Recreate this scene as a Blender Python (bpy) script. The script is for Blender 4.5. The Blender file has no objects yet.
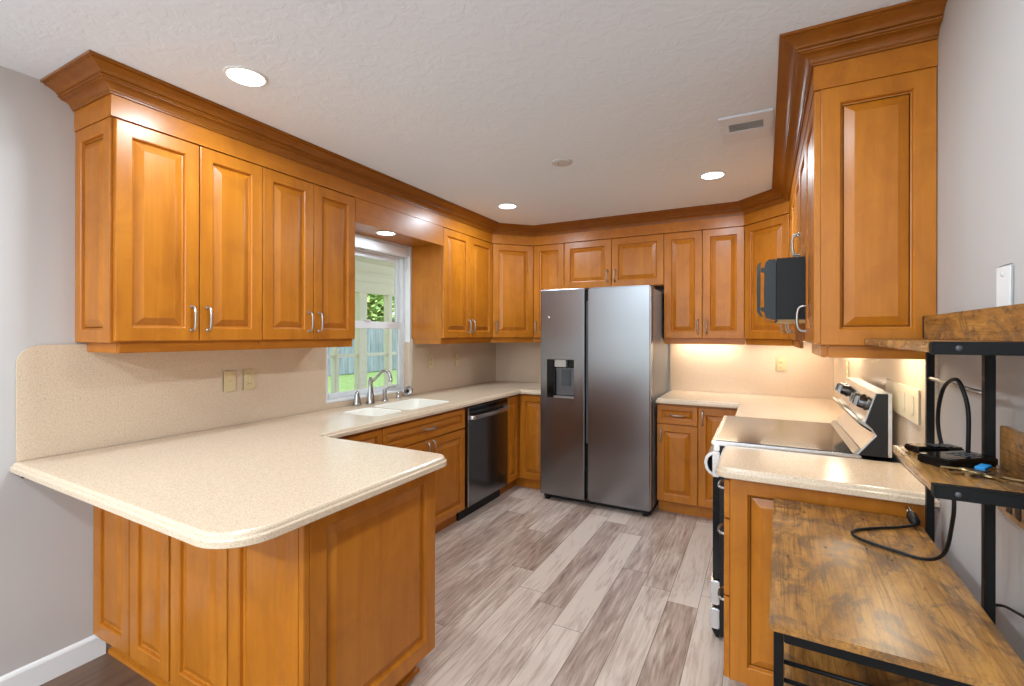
import bpy, bmesh, math, random
from mathutils import Vector, Matrix
from mathutils.geometry import tessellate_polygon
random.seed(7)
sc = bpy.context.scene
COL = sc.collection
R = math.radians

# ------------------------------------------------------------------ camera
cd = bpy.data.cameras.new('camera')
cam = bpy.data.objects.new('camera', cd); COL.objects.link(cam)
F_PX = 472.924
cd.sensor_fit = 'HORIZONTAL'; cd.sensor_width = 36.0
cd.lens = F_PX / 1024 * 36.0
cd.shift_y = -8.715 / 1024
cd.clip_start = 0.02
yaw = R(28.117); roll = R(0.1)
Fv = Vector((-math.sin(yaw), math.cos(yaw), 0)); Rv = Vector((math.cos(yaw), math.sin(yaw), 0)); Uv = Vector((0, 0, 1))
R2 = Rv * math.cos(roll) + Uv * math.sin(roll); U2 = Uv * math.cos(roll) - Rv * math.sin(roll)
m = Matrix.Identity(4)
for i in range(3):
    m[i][0] = R2[i]; m[i][1] = U2[i]; m[i][2] = -Fv[i]
m.translation = Vector((2.582, 0.0, 1.415))
cam.matrix_world = m
sc.camera = cam

# ------------------------------------------------------------------ view, world, sun
sc.view_settings.view_transform = 'Standard'
sc.view_settings.look = 'None'
sc.view_settings.gamma = 1.0
sc.view_settings.use_curve_mapping = False
sc.view_settings.exposure = 0.76
w = bpy.data.worlds.new('World'); sc.world = w; w.use_nodes = True
w.node_tree.nodes['Background'].inputs['Color'].default_value = (0.84, 0.93, 1.0, 1)
w.node_tree.nodes['Background'].inputs['Strength'].default_value = 1.6
LAMP_W = 8.5        # each recessed ceiling lamp
UNDER_W = 2.6        # each under-cabinet lamp (per metre)
WARM = (1.0, 0.89, 0.68); NEUTRAL = (0.77, 0.90, 1.0)
sd = bpy.data.lights.new('sun', 'SUN'); sd.energy = 7.0; sd.angle = R(12); sd.color = (1, 0.99, 0.97)
sun = bpy.data.objects.new('sun', sd); COL.objects.link(sun)
sun.rotation_euler = Vector((-.30, .45, -.85)).to_track_quat('-Z', 'Y').to_euler()

# ------------------------------------------------------------------ dimensions
XR, YB, ZC = 3.066, 4.451, 2.44       # right wall, back wall, ceiling
CT, CB = 0.914, 0.876                # counter top / underside
UB, UT = 1.378, 2.270                # wall cabinets
YO = -2.6                            # unseen far end behind the camera, left open to add daylight

# ------------------------------------------------------------------ materials
def srgb(r, g, b):
    def f(c):
        c /= 255.0
        return c / 12.92 if c <= 0.04045 else ((c + 0.055) / 1.055) ** 2.4
    return (f(r), f(g), f(b), 1)

class NT:
    def __init__(s, name):
        s.m = bpy.data.materials.new(name); s.m.use_nodes = True
        s.t = s.m.node_tree; s.b = s.t.nodes['Principled BSDF']
    def n(s, typ, **kw):
        o = s.t.nodes.new(typ)
        for k, v in kw.items():
            if k in o.inputs: o.inputs[k].default_value = v
            else: setattr(o, k, v)
        return o
    def l(s, a, b): s.t.links.new(a, b)
    def math(s, op, a, b=None):
        o = s.t.nodes.new('ShaderNodeMath'); o.operation = op
        for i, v in enumerate((a, b)):
            if v is None: continue
            if isinstance(v, (int, float)): o.inputs[i].default_value = v
            else: s.l(v, o.inputs[i])
        return o.outputs[0]
    def ramp(s, fac, stops):
        o = s.t.nodes.new('ShaderNodeValToRGB'); e = o.color_ramp.elements
        e[0].position, e[0].color = stops[0]
        e[1].position, e[1].color = stops[-1]
        for p, c in stops[1:-1]:
            k = e.new(p); k.color = c
        s.l(fac, o.inputs[0]); return o.outputs[0]
    def mix(s, fac, a, b, mode='MIX'):
        o = s.t.nodes.new('ShaderNodeMix'); o.data_type = 'RGBA'; o.blend_type = mode
        for sock, v in ((o.inputs[0], fac), (o.inputs[6], a), (o.inputs[7], b)):
            if isinstance(v, (int, float, tuple)): sock.default_value = v
            else: s.l(v, sock)
        return o.outputs[2]
    def noise(s, vec, scale, detail=4, rough=0.55, dist=0.0):
        o = s.n('ShaderNodeTexNoise'); o.inputs['Scale'].default_value = scale
        o.inputs['Detail'].default_value = detail; o.inputs['Roughness'].default_value = rough
        o.inputs['Distortion'].default_value = dist
        s.l(vec, o.inputs['Vector']); return o.outputs['Fac']
    def coords(s, scale=(1, 1, 1), rnd=True):
        tc = s.n('ShaderNodeTexCoord'); mp = s.n('ShaderNodeMapping'); mp.inputs['Scale'].default_value = scale
        if rnd:
            oi = s.n('ShaderNodeObjectInfo')
            v = s.n('ShaderNodeVectorMath'); v.operation = 'SCALE'
            cx = s.n('ShaderNodeCombineXYZ')
            for i, k in enumerate((13.0, 7.0, 5.0)): s.l(s.math('MULTIPLY', oi.outputs['Random'], k), cx.inputs[i])
            a = s.n('ShaderNodeVectorMath'); a.operation = 'ADD'
            s.l(tc.outputs['Object'], a.inputs[0]); s.l(cx.outputs[0], a.inputs[1]); s.l(a.outputs[0], mp.inputs['Vector'])
        else: s.l(tc.outputs['Object'], mp.inputs['Vector'])
        return mp.outputs[0]
    def bump(s, h, strength=0.2, dist=0.01):
        o = s.n('ShaderNodeBump'); o.inputs['Strength'].default_value = strength; o.inputs['Distance'].default_value = dist
        s.l(h, o.inputs['Height']); s.l(o.outputs[0], s.b.inputs['Normal'])
    def set(s, **kw):
        for k, v in kw.items():
            k = k.replace('_', ' ')
            s.b.inputs[k].default_value = v
        return s

def plain(name, rgb, rough=0.5, metal=0.0, **kw):
    t = NT(name); t.set(Base_Color=srgb(*rgb), Roughness=rough, Metallic=metal, **kw)
    v = t.noise(t.coords((1, 1, 1)), 60, 2)
    t.l(t.math('ADD', t.math('MULTIPLY', v, 0.08), rough - 0.04), t.b.inputs['Roughness'])
    return t.m

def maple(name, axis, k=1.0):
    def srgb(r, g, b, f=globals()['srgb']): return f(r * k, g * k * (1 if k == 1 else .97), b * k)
    t = NT(name)
    sc_ = [16, 16, 16]; sc_[axis] = 1.3
    v = t.coords(tuple(sc_))
    n1 = t.noise(v, 1.0, 5, 0.6, 0.6)
    sf = [150, 150, 150]; sf[axis] = 5
    n2 = t.noise(t.coords(tuple(sf)), 1.0, 3, 0.6)
    n3 = t.noise(t.coords((4, 4, 3)), 1.0, 3, 0.5)
    c = t.ramp(n1, [(0.22, srgb(160, 91, 17)), (0.5, srgb(182, 109, 25)), (0.8, srgb(200, 126, 38))])
    c = t.mix(t.math('MULTIPLY', n2, 0.30), c, srgb(138, 70, 12))
    c = t.mix(t.math('MULTIPLY', n3, 0.35), c, srgb(188, 116, 27))
    n4 = t.noise(t.coords((7, 7, 5)), 1.0, 4, 0.6, 0.8)
    c = t.mix(t.ramp(n4, [(0.45, (0, 0, 0, 1)), (0.75, (0.5, 0.5, 0.5, 1))]), c, srgb(146, 80, 14))
    t.l(c, t.b.inputs['Base Color'])
    t.set(Roughness=0.36, Specular_IOR_Level=0.34, Coat_Weight=0.12, Coat_Roughness=0.24)
    t.bump(n2, 0.03, 0.002)
    return t.m
MAPLE_D = maple('deep_stained_shaded_maple', 1, .78)  # for the crown: deeper stain, with shade under the ceiling put into the colour
MAPLE_V = maple('honey_maple_vertical', 2)
MAPLE_H = maple('honey_maple_horizontal', 0)
MAPLE_Y = maple('honey_maple_lengthwise', 1)

def solid_surface():
    t = NT('speckled_cream_solid_surface')
    v = t.coords((1, 1, 1), False)
    n1 = t.noise(v, 260, 2, 0.6); n2 = t.noise(v, 150, 2, 0.6); n3 = t.noise(v, 7, 3)
    c = t.ramp(n1, [(0.30, srgb(188, 162, 134)), (0.45, srgb(209, 186, 160)), (0.58, srgb(213, 191, 166)), (0.72, srgb(224, 206, 184))])
    c = t.mix(t.ramp(n2, [(0.60, (0, 0, 0, 1)), (0.70, (0.45, 0.45, 0.45, 1))]), c, srgb(168, 138, 104))
    t.l(c, t.b.inputs['Base Color'])
    t.set(Roughness=0.22)
    return t.m
STONE = solid_surface()

def plank_floor(name, lights, rough):
    t = NT(name)
    tc = t.n('ShaderNodeTexCoord'); sp = t.n('ShaderNodeSeparateXYZ'); t.l(tc.outputs['Object'], sp.inputs[0])
    W, L = 0.152, 1.22
    xs = t.math('DIVIDE', sp.outputs[0], W); row = t.math('FLOOR', xs); fx = t.math('FRACT', xs)
    wn = t.n('ShaderNodeTexWhiteNoise'); wn.noise_dimensions = '1D'; t.l(row, wn.inputs['W'])
    ys = t.math('DIVIDE', t.math('ADD', sp.outputs[1], t.math('MULTIPLY', wn.outputs[0], 7.3)), L)
    idx = t.math('FLOOR', ys); fy = t.math('FRACT', ys)
    cb = t.n('ShaderNodeCombineXYZ'); t.l(row, cb.inputs[0]); t.l(idx, cb.inputs[1])
    w2 = t.n('ShaderNodeTexWhiteNoise'); w2.noise_dimensions = '2D'; t.l(cb.outputs[0], w2.inputs['Vector'])
    rnd = w2.outputs[0]
    gx = t.math('MINIMUM', fx, t.math('SUBTRACT', 1.0, fx)); gy = t.math('MINIMUM', fy, t.math('SUBTRACT', 1.0, fy))
    gap = t.math('MAXIMUM', t.math('LESS_THAN', gx, 0.010), t.math('LESS_THAN', gy, 0.0014))
    c2 = t.n('ShaderNodeCombineXYZ')
    t.l(t.math('ADD', t.math('MULTIPLY', sp.outputs[0], 9.0), t.math('MULTIPLY', rnd, 40.0)), c2.inputs[0])
    t.l(t.math('ADD', t.math('MULTIPLY', sp.outputs[1], 1.5), t.math('MULTIPLY', rnd, 17.0)), c2.inputs[1])
    g1 = t.noise(c2.outputs[0], 1.3, 6, 0.62, 1.4)
    c3 = t.n('ShaderNodeCombineXYZ')
    t.l(t.math('ADD', t.math('MULTIPLY', sp.outputs[0], 70.0), t.math('MULTIPLY', rnd, 60.0)), c3.inputs[0])
    t.l(t.math('MULTIPLY', sp.outputs[1], 4.0), c3.inputs[1])
    g2 = t.noise(c3.outputs[0], 1.0, 4, 0.65)
    tone = t.math('ADD', t.math('ADD', t.math('MULTIPLY', rnd, 0.36), t.math('MULTIPLY', g1, 0.82)), t.math('MULTIPLY', t.math('SUBTRACT', g2, 0.16), 0.75))
    k = len(lights)
    c = t.ramp(tone, [(0.40 + 0.85 * i / (k - 1), srgb(*q)) for i, q in enumerate(lights)] if False else
               [(min(1, 0.30 + 0.68 * i / (k - 1)), srgb(*q)) for i, q in enumerate(lights)])
    c = t.mix(t.math('MULTIPLY', gap, 0.75), c, srgb(70, 56, 48))
    t.l(c, t.b.inputs['Base Color']); t.set(Roughness=rough)
    t.bump(t.math('SUBTRACT', g2, t.math('MULTIPLY', gap, 1.5)), 0.12, 0.003)
    return t.m
FLOOR = plank_floor('greige_plank_floor', [(84, 62, 52), (132, 106, 92), (176, 152, 137), (208, 188, 173)], 0.38)
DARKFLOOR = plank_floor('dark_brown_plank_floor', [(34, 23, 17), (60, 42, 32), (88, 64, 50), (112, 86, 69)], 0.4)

def wall_paint():
    t = NT('warm_grey_wall_paint'); v = t.coords((1, 1, 1), False)
    t.l(t.ramp(t.noise(v, 2.0, 2), [(0.3, srgb(188, 183, 180)), (0.7, srgb(192, 187, 184))]), t.b.inputs['Base Color'])
    t.set(Roughness=0.6); t.bump(t.noise(v, 180, 3), 0.05, 0.002); return t.m
WALL = wall_paint()
def ceiling_paint():
    t = NT('knockdown_textured_ceiling'); v = t.coords((1, 1, 1), False)
    t.set(Base_Color=srgb(230, 239, 250), Roughness=0.75)
    n = t.noise(v, 14, 5, 0.62, 0.8); s = t.ramp(n, [(0.46, (0, 0, 0, 1)), (0.56, (1, 1, 1, 1))])
    t.bump(t.mix(0.35, s, t.noise(v, 70, 3)), 0.22, 0.006); return t.m
CEIL = ceiling_paint()
WHITE = plain('white_semi_gloss_paint', (232, 232, 231), 0.4)
VINYL = plain('white_vinyl', (228, 230, 232), 0.35)
BEIGE = plain('almond_plastic', (208, 188, 146), 0.4)
IVORY = plain('ivory_plastic', (224, 208, 178), 0.4)
BLACKM = plain('black_powder_coated_steel', (9, 9, 10), 0.5, 0, Specular_IOR_Level=0.22)
BLACKG = plain('glossy_black_plastic', (8, 8, 9), 0.12, 0, Specular_IOR_Level=0.35)
MWBLACK = plain('matt_black_appliance_paint', (12, 12, 13), 0.45, 0, Specular_IOR_Level=0.25)
BLACKS = plain('satin_black_enamel', (22, 23, 25), 0.42, 0, Specular_IOR_Level=0.3)
RUBBER = plain('black_rubber', (10, 10, 11), 0.45, 0, Specular_IOR_Level=0.3)
DARKGREY = plain('dark_grey_enamel', (70, 72, 75), 0.4)
NICKEL = plain('brushed_nickel', (178, 177, 174), 0.34, 1.0)
CHROME = plain('satin_chrome', (178, 178, 178), 0.22, 1.0)
BISQUE = plain('white_acrylic_sink', (232, 226, 214), 0.42)
BRASS = plain('brass_key_metal', (186, 160, 116), 0.35, 1.0)
BLUE = plain('blue_plastic_tag', (30, 140, 205), 0.4)
VENTGREY = plain('grey_vent_louvre', (196, 196, 196), 0.5)
VENTDARK = plain('dark_duct_grey', (165, 165, 165), 0.6)
CREAM = plain('cream_porch_paint', (226, 220, 196), 0.55)
CONCRETE = plain('grey_concrete', (170, 168, 160), 0.8)
BARK = plain('tree_bark', (88, 72, 58), 0.85)
ROOFWHITE = plain('white_metal_roof', (225, 228, 232), 0.5)

def steel(name, rgb, axis, rough=0.26):
    t = NT(name); s_ = [220, 220, 220]; s_[axis] = 2
    n = t.noise(t.coords(tuple(s_), False), 1.0, 3)
    n2 = t.noise(t.coords((2, 2, 5), False), 1.0, 2)
    t.l(t.ramp(n, [(0.3, srgb(*[c - 2 for c in rgb])), (0.7, srgb(*[c + 2 for c in rgb]))]), t.b.inputs['Base Color'])
    t.set(Metallic=1.0)
    t.l(t.math('ADD', t.math('MULTIPLY', n, 0.03), rough - 0.015), t.b.inputs['Roughness'])
    if axis == 0: t.bump(n2, 0.05, 0.004)
    return t.m
STEEL = steel('brushed_stainless', (142, 143, 146), 0, .24)
STEEL_Y = steel('brushed_stainless_lengthwise', (205, 205, 206), 1)
BLACKSTEEL = steel('black_stainless', (128, 128, 130), 1, 0.2)

def glass_top():
    t = NT('smoked_ceramic_glass'); v = t.coords((1, 1, 1), False)
    t.l(t.ramp(t.noise(v, 300, 2), [(0.4, srgb(52, 54, 56)), (0.7, srgb(76, 78, 80))]), t.b.inputs['Base Color'])
    t.set(Roughness=0.09, Specular_IOR_Level=0.8); return t.m
COOKGLASS = glass_top()

def window_glass():
    t = NT('clear_window_glass'); nt = t.t
    tr = t.n('ShaderNodeBsdfTransparent'); gl = t.n('ShaderNodeBsdfGlossy'); gl.inputs['Roughness'].default_value = 0.02
    mx = t.n('ShaderNodeMixShader'); mx.inputs[0].default_value = 0.05
    tr.inputs['Color'].default_value = (0.80, 0.82, 0.83, 1)
    t.l(tr.outputs[0], mx.inputs[1]); t.l(gl.outputs[0], mx.inputs[2])
    t.l(mx.outputs[0], nt.nodes['Material Output'].inputs['Surface']); return t.m
GLASS = window_glass()

def rustic():
    t = NT('rustic_brown_laminate'); co = lambda q: t.coords(q, False)
    base = t.noise(co((9, 2.2, 9)), 1.0, 6, 0.68, 1.6)
    blot = t.noise(co((7, 4.5, 7)), 1.0, 6, 0.7, 2.0)
    fine = t.noise(co((170, 5, 170)), 1.0, 4, 0.7)
    knot = t.noise(co((24, 11, 24)), 1.0, 5, 0.65, 1.0)
    c = t.ramp(base, [(0.30, srgb(112, 76, 42)), (0.45, srgb(150, 103, 52)), (0.58, srgb(176, 124, 62)), (0.75, srgb(192, 146, 84))])
    c = t.mix(t.ramp(blot, [(0.48, (0, 0, 0, 1)), (0.60, (0.75, 0.75, 0.75, 1))]), c, srgb(98, 74, 54))
    c = t.mix(t.ramp(knot, [(0.60, (0, 0, 0, 1)), (0.70, (0.7, 0.7, 0.7, 1))]), c, srgb(48, 35, 28))
    c = t.mix(t.ramp(fine, [(0.48, (0, 0, 0, 1)), (0.66, (0.6, 0.6, 0.6, 1))]), c, srgb(80, 54, 32))
    t.l(c, t.b.inputs['Base Color']); t.set(Roughness=0.27)
    t.bump(fine, 0.2, 0.002); return t.m
RUSTIC = rustic()

def emit(name, col, strength):
    t = NT(name); t.set(Base_Color=(0.9, 0.9, 0.9, 1), Emission_Color=(*col, 1), Emission_Strength=strength); return t.m
LED = emit('lit_led_diffuser', NEUTRAL, 5.0)
LEDW = emit('lit_warm_led_strip', WARM, 3.0)

def grass_mat():
    t = NT('lawn_grass'); v = t.coords((1, 1, 1), False)
    t.l(t.ramp(t.noise(v, 6, 6, 0.7), [(0.3, srgb(82, 108, 54)), (0.7, srgb(122, 148, 86))]), t.b.inputs['Base Color'])
    t.set(Roughness=0.9); return t.m
GRASS = grass_mat()
def leaf_mat():
    t = NT('green_leaves'); oi = t.n('ShaderNodeNewGeometry')
    t.l(t.ramp(oi.outputs['Random Per Island'], [(0.1, srgb(96, 132, 66)), (0.9, srgb(176, 204, 122))]), t.b.inputs['Base Color'])
    t.set(Roughness=0.6); return t.m
LEAF = leaf_mat()
def fence_mat():
    t = NT('weathered_grey_fence'); 
    n = t.noise(t.coords((60, 9, 1.5), False), 1.0, 4)
    t.l(t.ramp(n, [(0.3, srgb(104, 116, 121)), (0.7, srgb(142, 154, 160))]), t.b.inputs['Base Color']); t.set(Roughness=0.85); return t.m
FENCE = fence_mat()

# ------------------------------------------------------------------ mesh helpers
class MB:
    def __init__(s): s.bm = bmesh.new()
    def merge(s, tmp):
        me = bpy.data.meshes.new('tmp'); tmp.to_mesh(me); tmp.free(); s.bm.from_mesh(me); bpy.data.meshes.remove(me); return s
    def box(s, x0, x1, y0, y1, z0, z1, bev=0.0, seg=2, mat=None):
        t = bmesh.new(); bmesh.ops.create_cube(t, size=1)
        for v in t.verts:
            v.co = Vector((x0 + (v.co.x + .5) * (x1 - x0), y0 + (v.co.y + .5) * (y1 - y0), z0 + (v.co.z + .5) * (z1 - z0)))
        if bev: bmesh.ops.bevel(t, geom=t.edges[:], offset=bev, segments=seg, affect='EDGES', clamp_overlap=True)
        if mat: t.transform(mat)
        return s.merge(t)
    def prism(s, pts, z0, z1, bev=0.0, mat=None, seg=2):
        """polygon pts (x,y) extruded in z; mat maps local->object"""
        t = bmesh.new(); vs = [t.verts.new((p[0], p[1], z0)) for p in pts]
        f = t.faces.new(vs); r = bmesh.ops.extrude_face_region(t, geom=[f])
        for v in [e for e in r['geom'] if isinstance(e, bmesh.types.BMVert)]: v.co.z = z1
        bmesh.ops.recalc_face_normals(t, faces=t.faces[:])
        if bev: bmesh.ops.bevel(t, geom=t.edges[:], offset=bev, segments=seg, affect='EDGES', clamp_overlap=True)
        if mat: t.transform(mat)
        return s.merge(t)
    def tube(s, pts, r, seg=10, cap=True):
        pts = [Vector(p) for p in pts]; n = len(pts)
        rs = r if isinstance(r, (list, tuple)) else [r] * n
        t = bmesh.new(); rings = []; up = None
        for i, p in enumerate(pts):
            d = (pts[min(i + 1, n - 1)] - pts[max(i - 1, 0)]).normalized()
            if up is None: up = d.orthogonal().normalized()
            else: up = (up - d * up.dot(d)).normalized()
            b = d.cross(up)
            rings.append([t.verts.new(p + (up * math.cos(a) + b * math.sin(a)) * rs[i]) for a in [2 * math.pi * k / seg for k in range(seg)]])
        for i in range(n - 1):
            for k in range(seg): t.faces.new((rings[i][k], rings[i][(k + 1) % seg], rings[i + 1][(k + 1) % seg], rings[i + 1][k]))
        if cap: t.faces.new(rings[0][::-1]); t.faces.new(rings[-1])
        bmesh.ops.recalc_face_normals(t, faces=t.faces[:])
        for f in t.faces: f.smooth = True
        return s.merge(t)
    def lathe(s, prof, seg=24, mat=None):
        """prof list of (r,z); closed with caps"""
        t = bmesh.new(); rings = []
        for r, z in prof: rings.append([t.verts.new((max(r, 1e-4) * math.cos(2 * math.pi * k / seg), max(r, 1e-4) * math.sin(2 * math.pi * k / seg), z)) for k in range(seg)])
        for i in range(len(rings) - 1):
            for k in range(seg): t.faces.new((rings[i][k], rings[i][(k + 1) % seg], rings[i + 1][(k + 1) % seg], rings[i + 1][k]))
        t.faces.new(rings[0][::-1]); t.faces.new(rings[-1])
        bmesh.ops.recalc_face_normals(t, faces=t.faces[:])
        for f in t.faces: f.smooth = len(f.verts) == 4
        if mat: t.transform(mat)
        return s.merge(t)
    def rings_rect(s, x0, x1, z0, z1, steps, back_y):
        """concentric rectangular rings, front towards -y. steps: (inset, y)"""
        t = bmesh.new()
        def ring(i, y): return [t.verts.new(c) for c in ((x0 + i, y, z0 + i), (x1 - i, y, z0 + i), (x1 - i, y, z1 - i), (x0 + i, y, z1 - i))]
        rs = [ring(0, back_y)] + [ring(i, y) for i, y in steps]
        for a, b in zip(rs, rs[1:]):
            for k in range(4): t.faces.new((a[k], a[(k + 1) % 4], b[(k + 1) % 4], b[k]))
        t.faces.new(rs[-1]); t.faces.new(rs[0][::-1])
        bmesh.ops.recalc_face_normals(t, faces=t.faces[:])
        return s.merge(t)
    def xf(s, mat): s.bm.transform(mat); return s
    def build(s, name, mat, parent=None, smooth=False):
        me = bpy.data.meshes.new(name)
        if smooth:
            for f in s.bm.faces: f.smooth = True
        s.bm.to_mesh(me); s.bm.free(); me.materials.append(mat)
        if smooth:
            try: me.set_sharp_from_angle(angle=R(40))
            except Exception: pass
        o = bpy.data.objects.new(name, me); COL.objects.link(o)
        if parent: o.parent = parent
        return o

XZ = Matrix(((1, 0, 0, 0), (0, 0, 1, 0), (0, 1, 0, 0), (0, 0, 0, 1)))
def rotz(a): return Matrix.Rotation(a, 4, 'Z')
def tag(o, label, cat, group=None):
    o['label'] = label; o['category'] = cat
    if group: o['group'] = group
    return o
def thing(name, label, cat, loc=(0, 0, 0), rz=0.0, group=None):
    o = bpy.data.objects.new(name, None); COL.objects.link(o); o.empty_display_size = 0.1
    o.location = loc; o.rotation_euler = (0, 0, rz)
    return tag(o, label, cat, group)
def struct(name, mb, mat, parent=None):
    o = mb.build(name, mat, parent)
    if not parent: o['kind'] = 'structure'
    return o
def area(parent, size, power, color, loc, size_y=None, shape='DISK', spread=180):
    l = bpy.data.lights.new('lamp_light', 'AREA'); l.shape = shape; l.size = size
    if size_y: l.size_y = size_y
    l.energy = power; l.color = color; l.spread = R(spread)
    o = bpy.data.objects.new('lamp_light', l); COL.objects.link(o); o.location = loc
    if parent: o.parent = parent
    return o
def arc(cx, cy, r, a0, a1, n=8):
    return [(cx + r * math.cos(R(a0 + (a1 - a0) * k / n)), cy + r * math.sin(R(a0 + (a1 - a0) * k / n))) for k in range(n + 1)]
def smooth_path(pts, n=6):
    P = [Vector(p) for p in pts]; P = [P[0]] + P + [P[-1]]; out = []
    for i in range(1, len(P) - 2):
        a, b, c, d = P[i - 1:i + 3]
        for k in range(n):
            t = k / n
            out.append(0.5 * ((2 * b) + (c - a) * t + (2 * a - 5 * b + 4 * c - d) * t * t + (3 * b - a - 3 * c + d) * t ** 3))
    out.append(P[-2]); return out

# ------------------------------------------------------------------ the setting
WY0, WY1, WZ0, WZ1 = 2.19, 3.06, 0.950, 2.135        # window opening in the left wall
b = MB()
b.box(-.14, 0, YO, WY0, 0, ZC).box(-.14, 0, WY1, YB + .12, 0, ZC).box(-.14, 0, WY0, WY1, 0, WZ0).box(-.14, 0, WY0, WY1, WZ1, ZC)
struct('wall_left', b, WALL)
struct('wall_back', MB().box(0, XR, YB, YB + .12, 0, ZC), WALL)
struct('wall_right', MB().box(XR, XR + .12, YO, YB + .12, 0, ZC), WALL)
struct('ceiling', MB().box(-.14, XR + .12, YO, YB + .12, ZC, ZC + .1), CEIL)
struct('floor', MB().box(0, XR, 1.2, YB, -.05, 0), FLOOR)
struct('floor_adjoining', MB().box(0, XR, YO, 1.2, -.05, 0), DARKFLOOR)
bb = MB()
bb.prism([(0, 0), (.014, 0), (.014, .085), (.010, .093), (.004, .099), (0, .099)], YO, 1.0, mat=Matrix(((1, 0, 0, 0), (0, 0, 1, 0), (0, 1, 0, 0), (0, 0, 0, 1))))
struct('baseboard_left', bb, WHITE)
bb = MB()
bb.prism([(XR, 0), (XR - .014, 0), (XR - .014, .085), (XR - .010, .094), (XR - .004, .10), (XR, .10)], YO, 1.93, mat=Matrix(((1, 0, 0, 0), (0, 0, 1, 0), (0, 1, 0, 0), (0, 0, 0, 1))))
struct('baseboard_right', bb, WHITE)

# window
wn = MB()
X0, X1 = -.115, -.055
wn.box(X0, X1, WY0, WY0 + .045, WZ0, WZ1).box(X0, X1, WY1 - .045, WY1, WZ0, WZ1).box(X0, X1, WY0 + .045, WY1 - .045, WZ1 - .10, WZ1).box(X0, X1, WY0 + .045, WY1 - .045, WZ0, WZ0 + .018)
win = struct('window_1', wn, VINYL)
jl = MB()
jl.box(-.054, -.001, WY0 + .0005, WY0 + .014, WZ0 + .014, WZ1 - .001).box(-.054, -.001, WY1 - .014, WY1 - .0005, WZ0 + .014, WZ1 - .001).box(-.054, -.001, WY0 + .014, WY1 - .014, WZ1 - .014, WZ1 - .0005)
jl.build('window_jamb', WHITE, win)
MB().box(-.054, .0, WY0 + .0005, WY1 - .0005, WZ0, WZ0 + .013, .003).build('window_sill', WHITE, win)
def sash(x0, x1, z0, z1, st=.032, br=.05, tr=.035):
    s = MB(); y0, y1 = WY0 + .047, WY1 - .047
    s.box(x0, x1, y0, y0 + st, z0, z1, .003).box(x0, x1, y1 - st, y1, z0, z1, .003).box(x0, x1, y0 + st, y1 - st, z0, z0 + br, .003).box(x0, x1, y0 + st, y1 - st, z1 - tr, z1, .003)
    o = s.build('window_sash', VINYL, win)
    MB().box((x0 + x1) / 2 - .003, (x0 + x1) / 2 + .003, y0 + st - .003, y1 - st + .003, z0 + br - .003, z1 - tr + .003).build('window_pane', GLASS, o)
sash(-.112, -.086, 1.465, WZ1 - .10, br=.045)
sash(-.083, -.058, WZ0 + .019, 1.512, br=.035, tr=.055)
MB().box(-.06, -.05, 2.60, 2.66, 1.512, 1.524, .003).build('sash_lock', VINYL, win)
hb = MB().box(-.050, -.006, WY0 + .016, WY1 - .016, 2.045, 2.119, .008)
bl = tag(hb.build('blind_headrail', WHITE), 'white blind headrail across the top of the window above the sink', 'blind')
MB().box(-.049, -.030, WY1 - .030, WY1 - .016, 1.95, 2.045, .004).build('bracket', VINYL, bl)

# ------------------------------------------------------------------ outdoors beyond the window
struct('lawn', MB().box(-45, -2.9, -30, 45, -.30, -.20), GRASS)
struct('bounce_slab', MB().box(-.14, 9, -14, YO, -.30, -.06), plain('pale_bounce_concrete', (214, 210, 202), .8))  # unseen pale slab added behind the camera to bounce sunlight onto the ceiling
struct('porch_slab', MB().box(-2.9, -.14, -6, 14, -.30, -.12), CONCRETE)
def PY(name, label, cat, loc=(0, 0, 0)): return thing(name, label, cat, loc)
pw = PY('porch_frame', 'cream framed screen porch wall seen through the kitchen window', 'porch')
fr = MB().box(-2.68, -2.56, -1, 13, 2.02, 2.18, .006); fr.build('header', CREAM, pw)
for y0, wd in ((3.42, .06), (4.02, .06), (4.55, .06), (4.97, .16), (5.57, .09), (6.25, .09), (6.95, .16), (7.6, .09), (8.3, .16)):
    MB().box(-2.67, -2.57, y0, y0 + wd, -.12, 2.02, .006).build('post', CREAM, pw)
MB().box(-2.64, -2.60, -1, 13, 1.09, 1.13).build('rail', CREAM, pw)
MB().box(-2.67, -2.57, -1, 13, -.12, .1).build('base_rail', CREAM, pw)
struct('porch_ceiling', MB().box(-2.95, -.14, -1, 13, 2.46, 2.52), CREAM)
MB().box(-2.68, -2.56, -1, 13, 2.181, 2.459).build('upper_board', CREAM, pw)
MB().box(-2.56, -2.535, -1, 13, 2.28, 2.32, .006).build('crown_strip', CREAM, pw)
fn = PY('wooden_fence', 'weathered grey board fence at the far side of the lawn', 'fence', (-12, 0, -.2))
bd = MB(); y = 6.0
while y < 34:
    bd.box(-.012, .012, y, y + .138, .03, 1.80 + random.uniform(-.01, .01) + .08, .004, 1); y += .15
bd.build('board', FENCE, fn)
rl = MB().box(-.06, -.014, 6, 34, .35, .43).box(-.06, -.014, 6, 34, 1.4, 1.48); rl.build('rail', FENCE, fn)
for k in range(12): MB().box(-.13, -.061, 6.4 + k * 2.4, 6.5 + k * 2.4, 0, 1.75).build('post', FENCE, fn)
hs = PY('neighbour_shed', 'white metal roof of a building beyond the fence', 'building', (-23, 25.5, -.2))
MB().box(-2, 2, -3.5, 3.5, 0, 2.5).build('wall', CREAM, hs)
MB().prism([(-2.4, 2.5), (2.4, 2.5), (0, 3.6)], -3.8, 3.8, mat=Matrix(((1, 0, 0, 0), (0, 0, 1, 0), (0, 1, 0, 0), (0, 0, 0, 1)))).build('roof', ROOFWHITE, hs)
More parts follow.
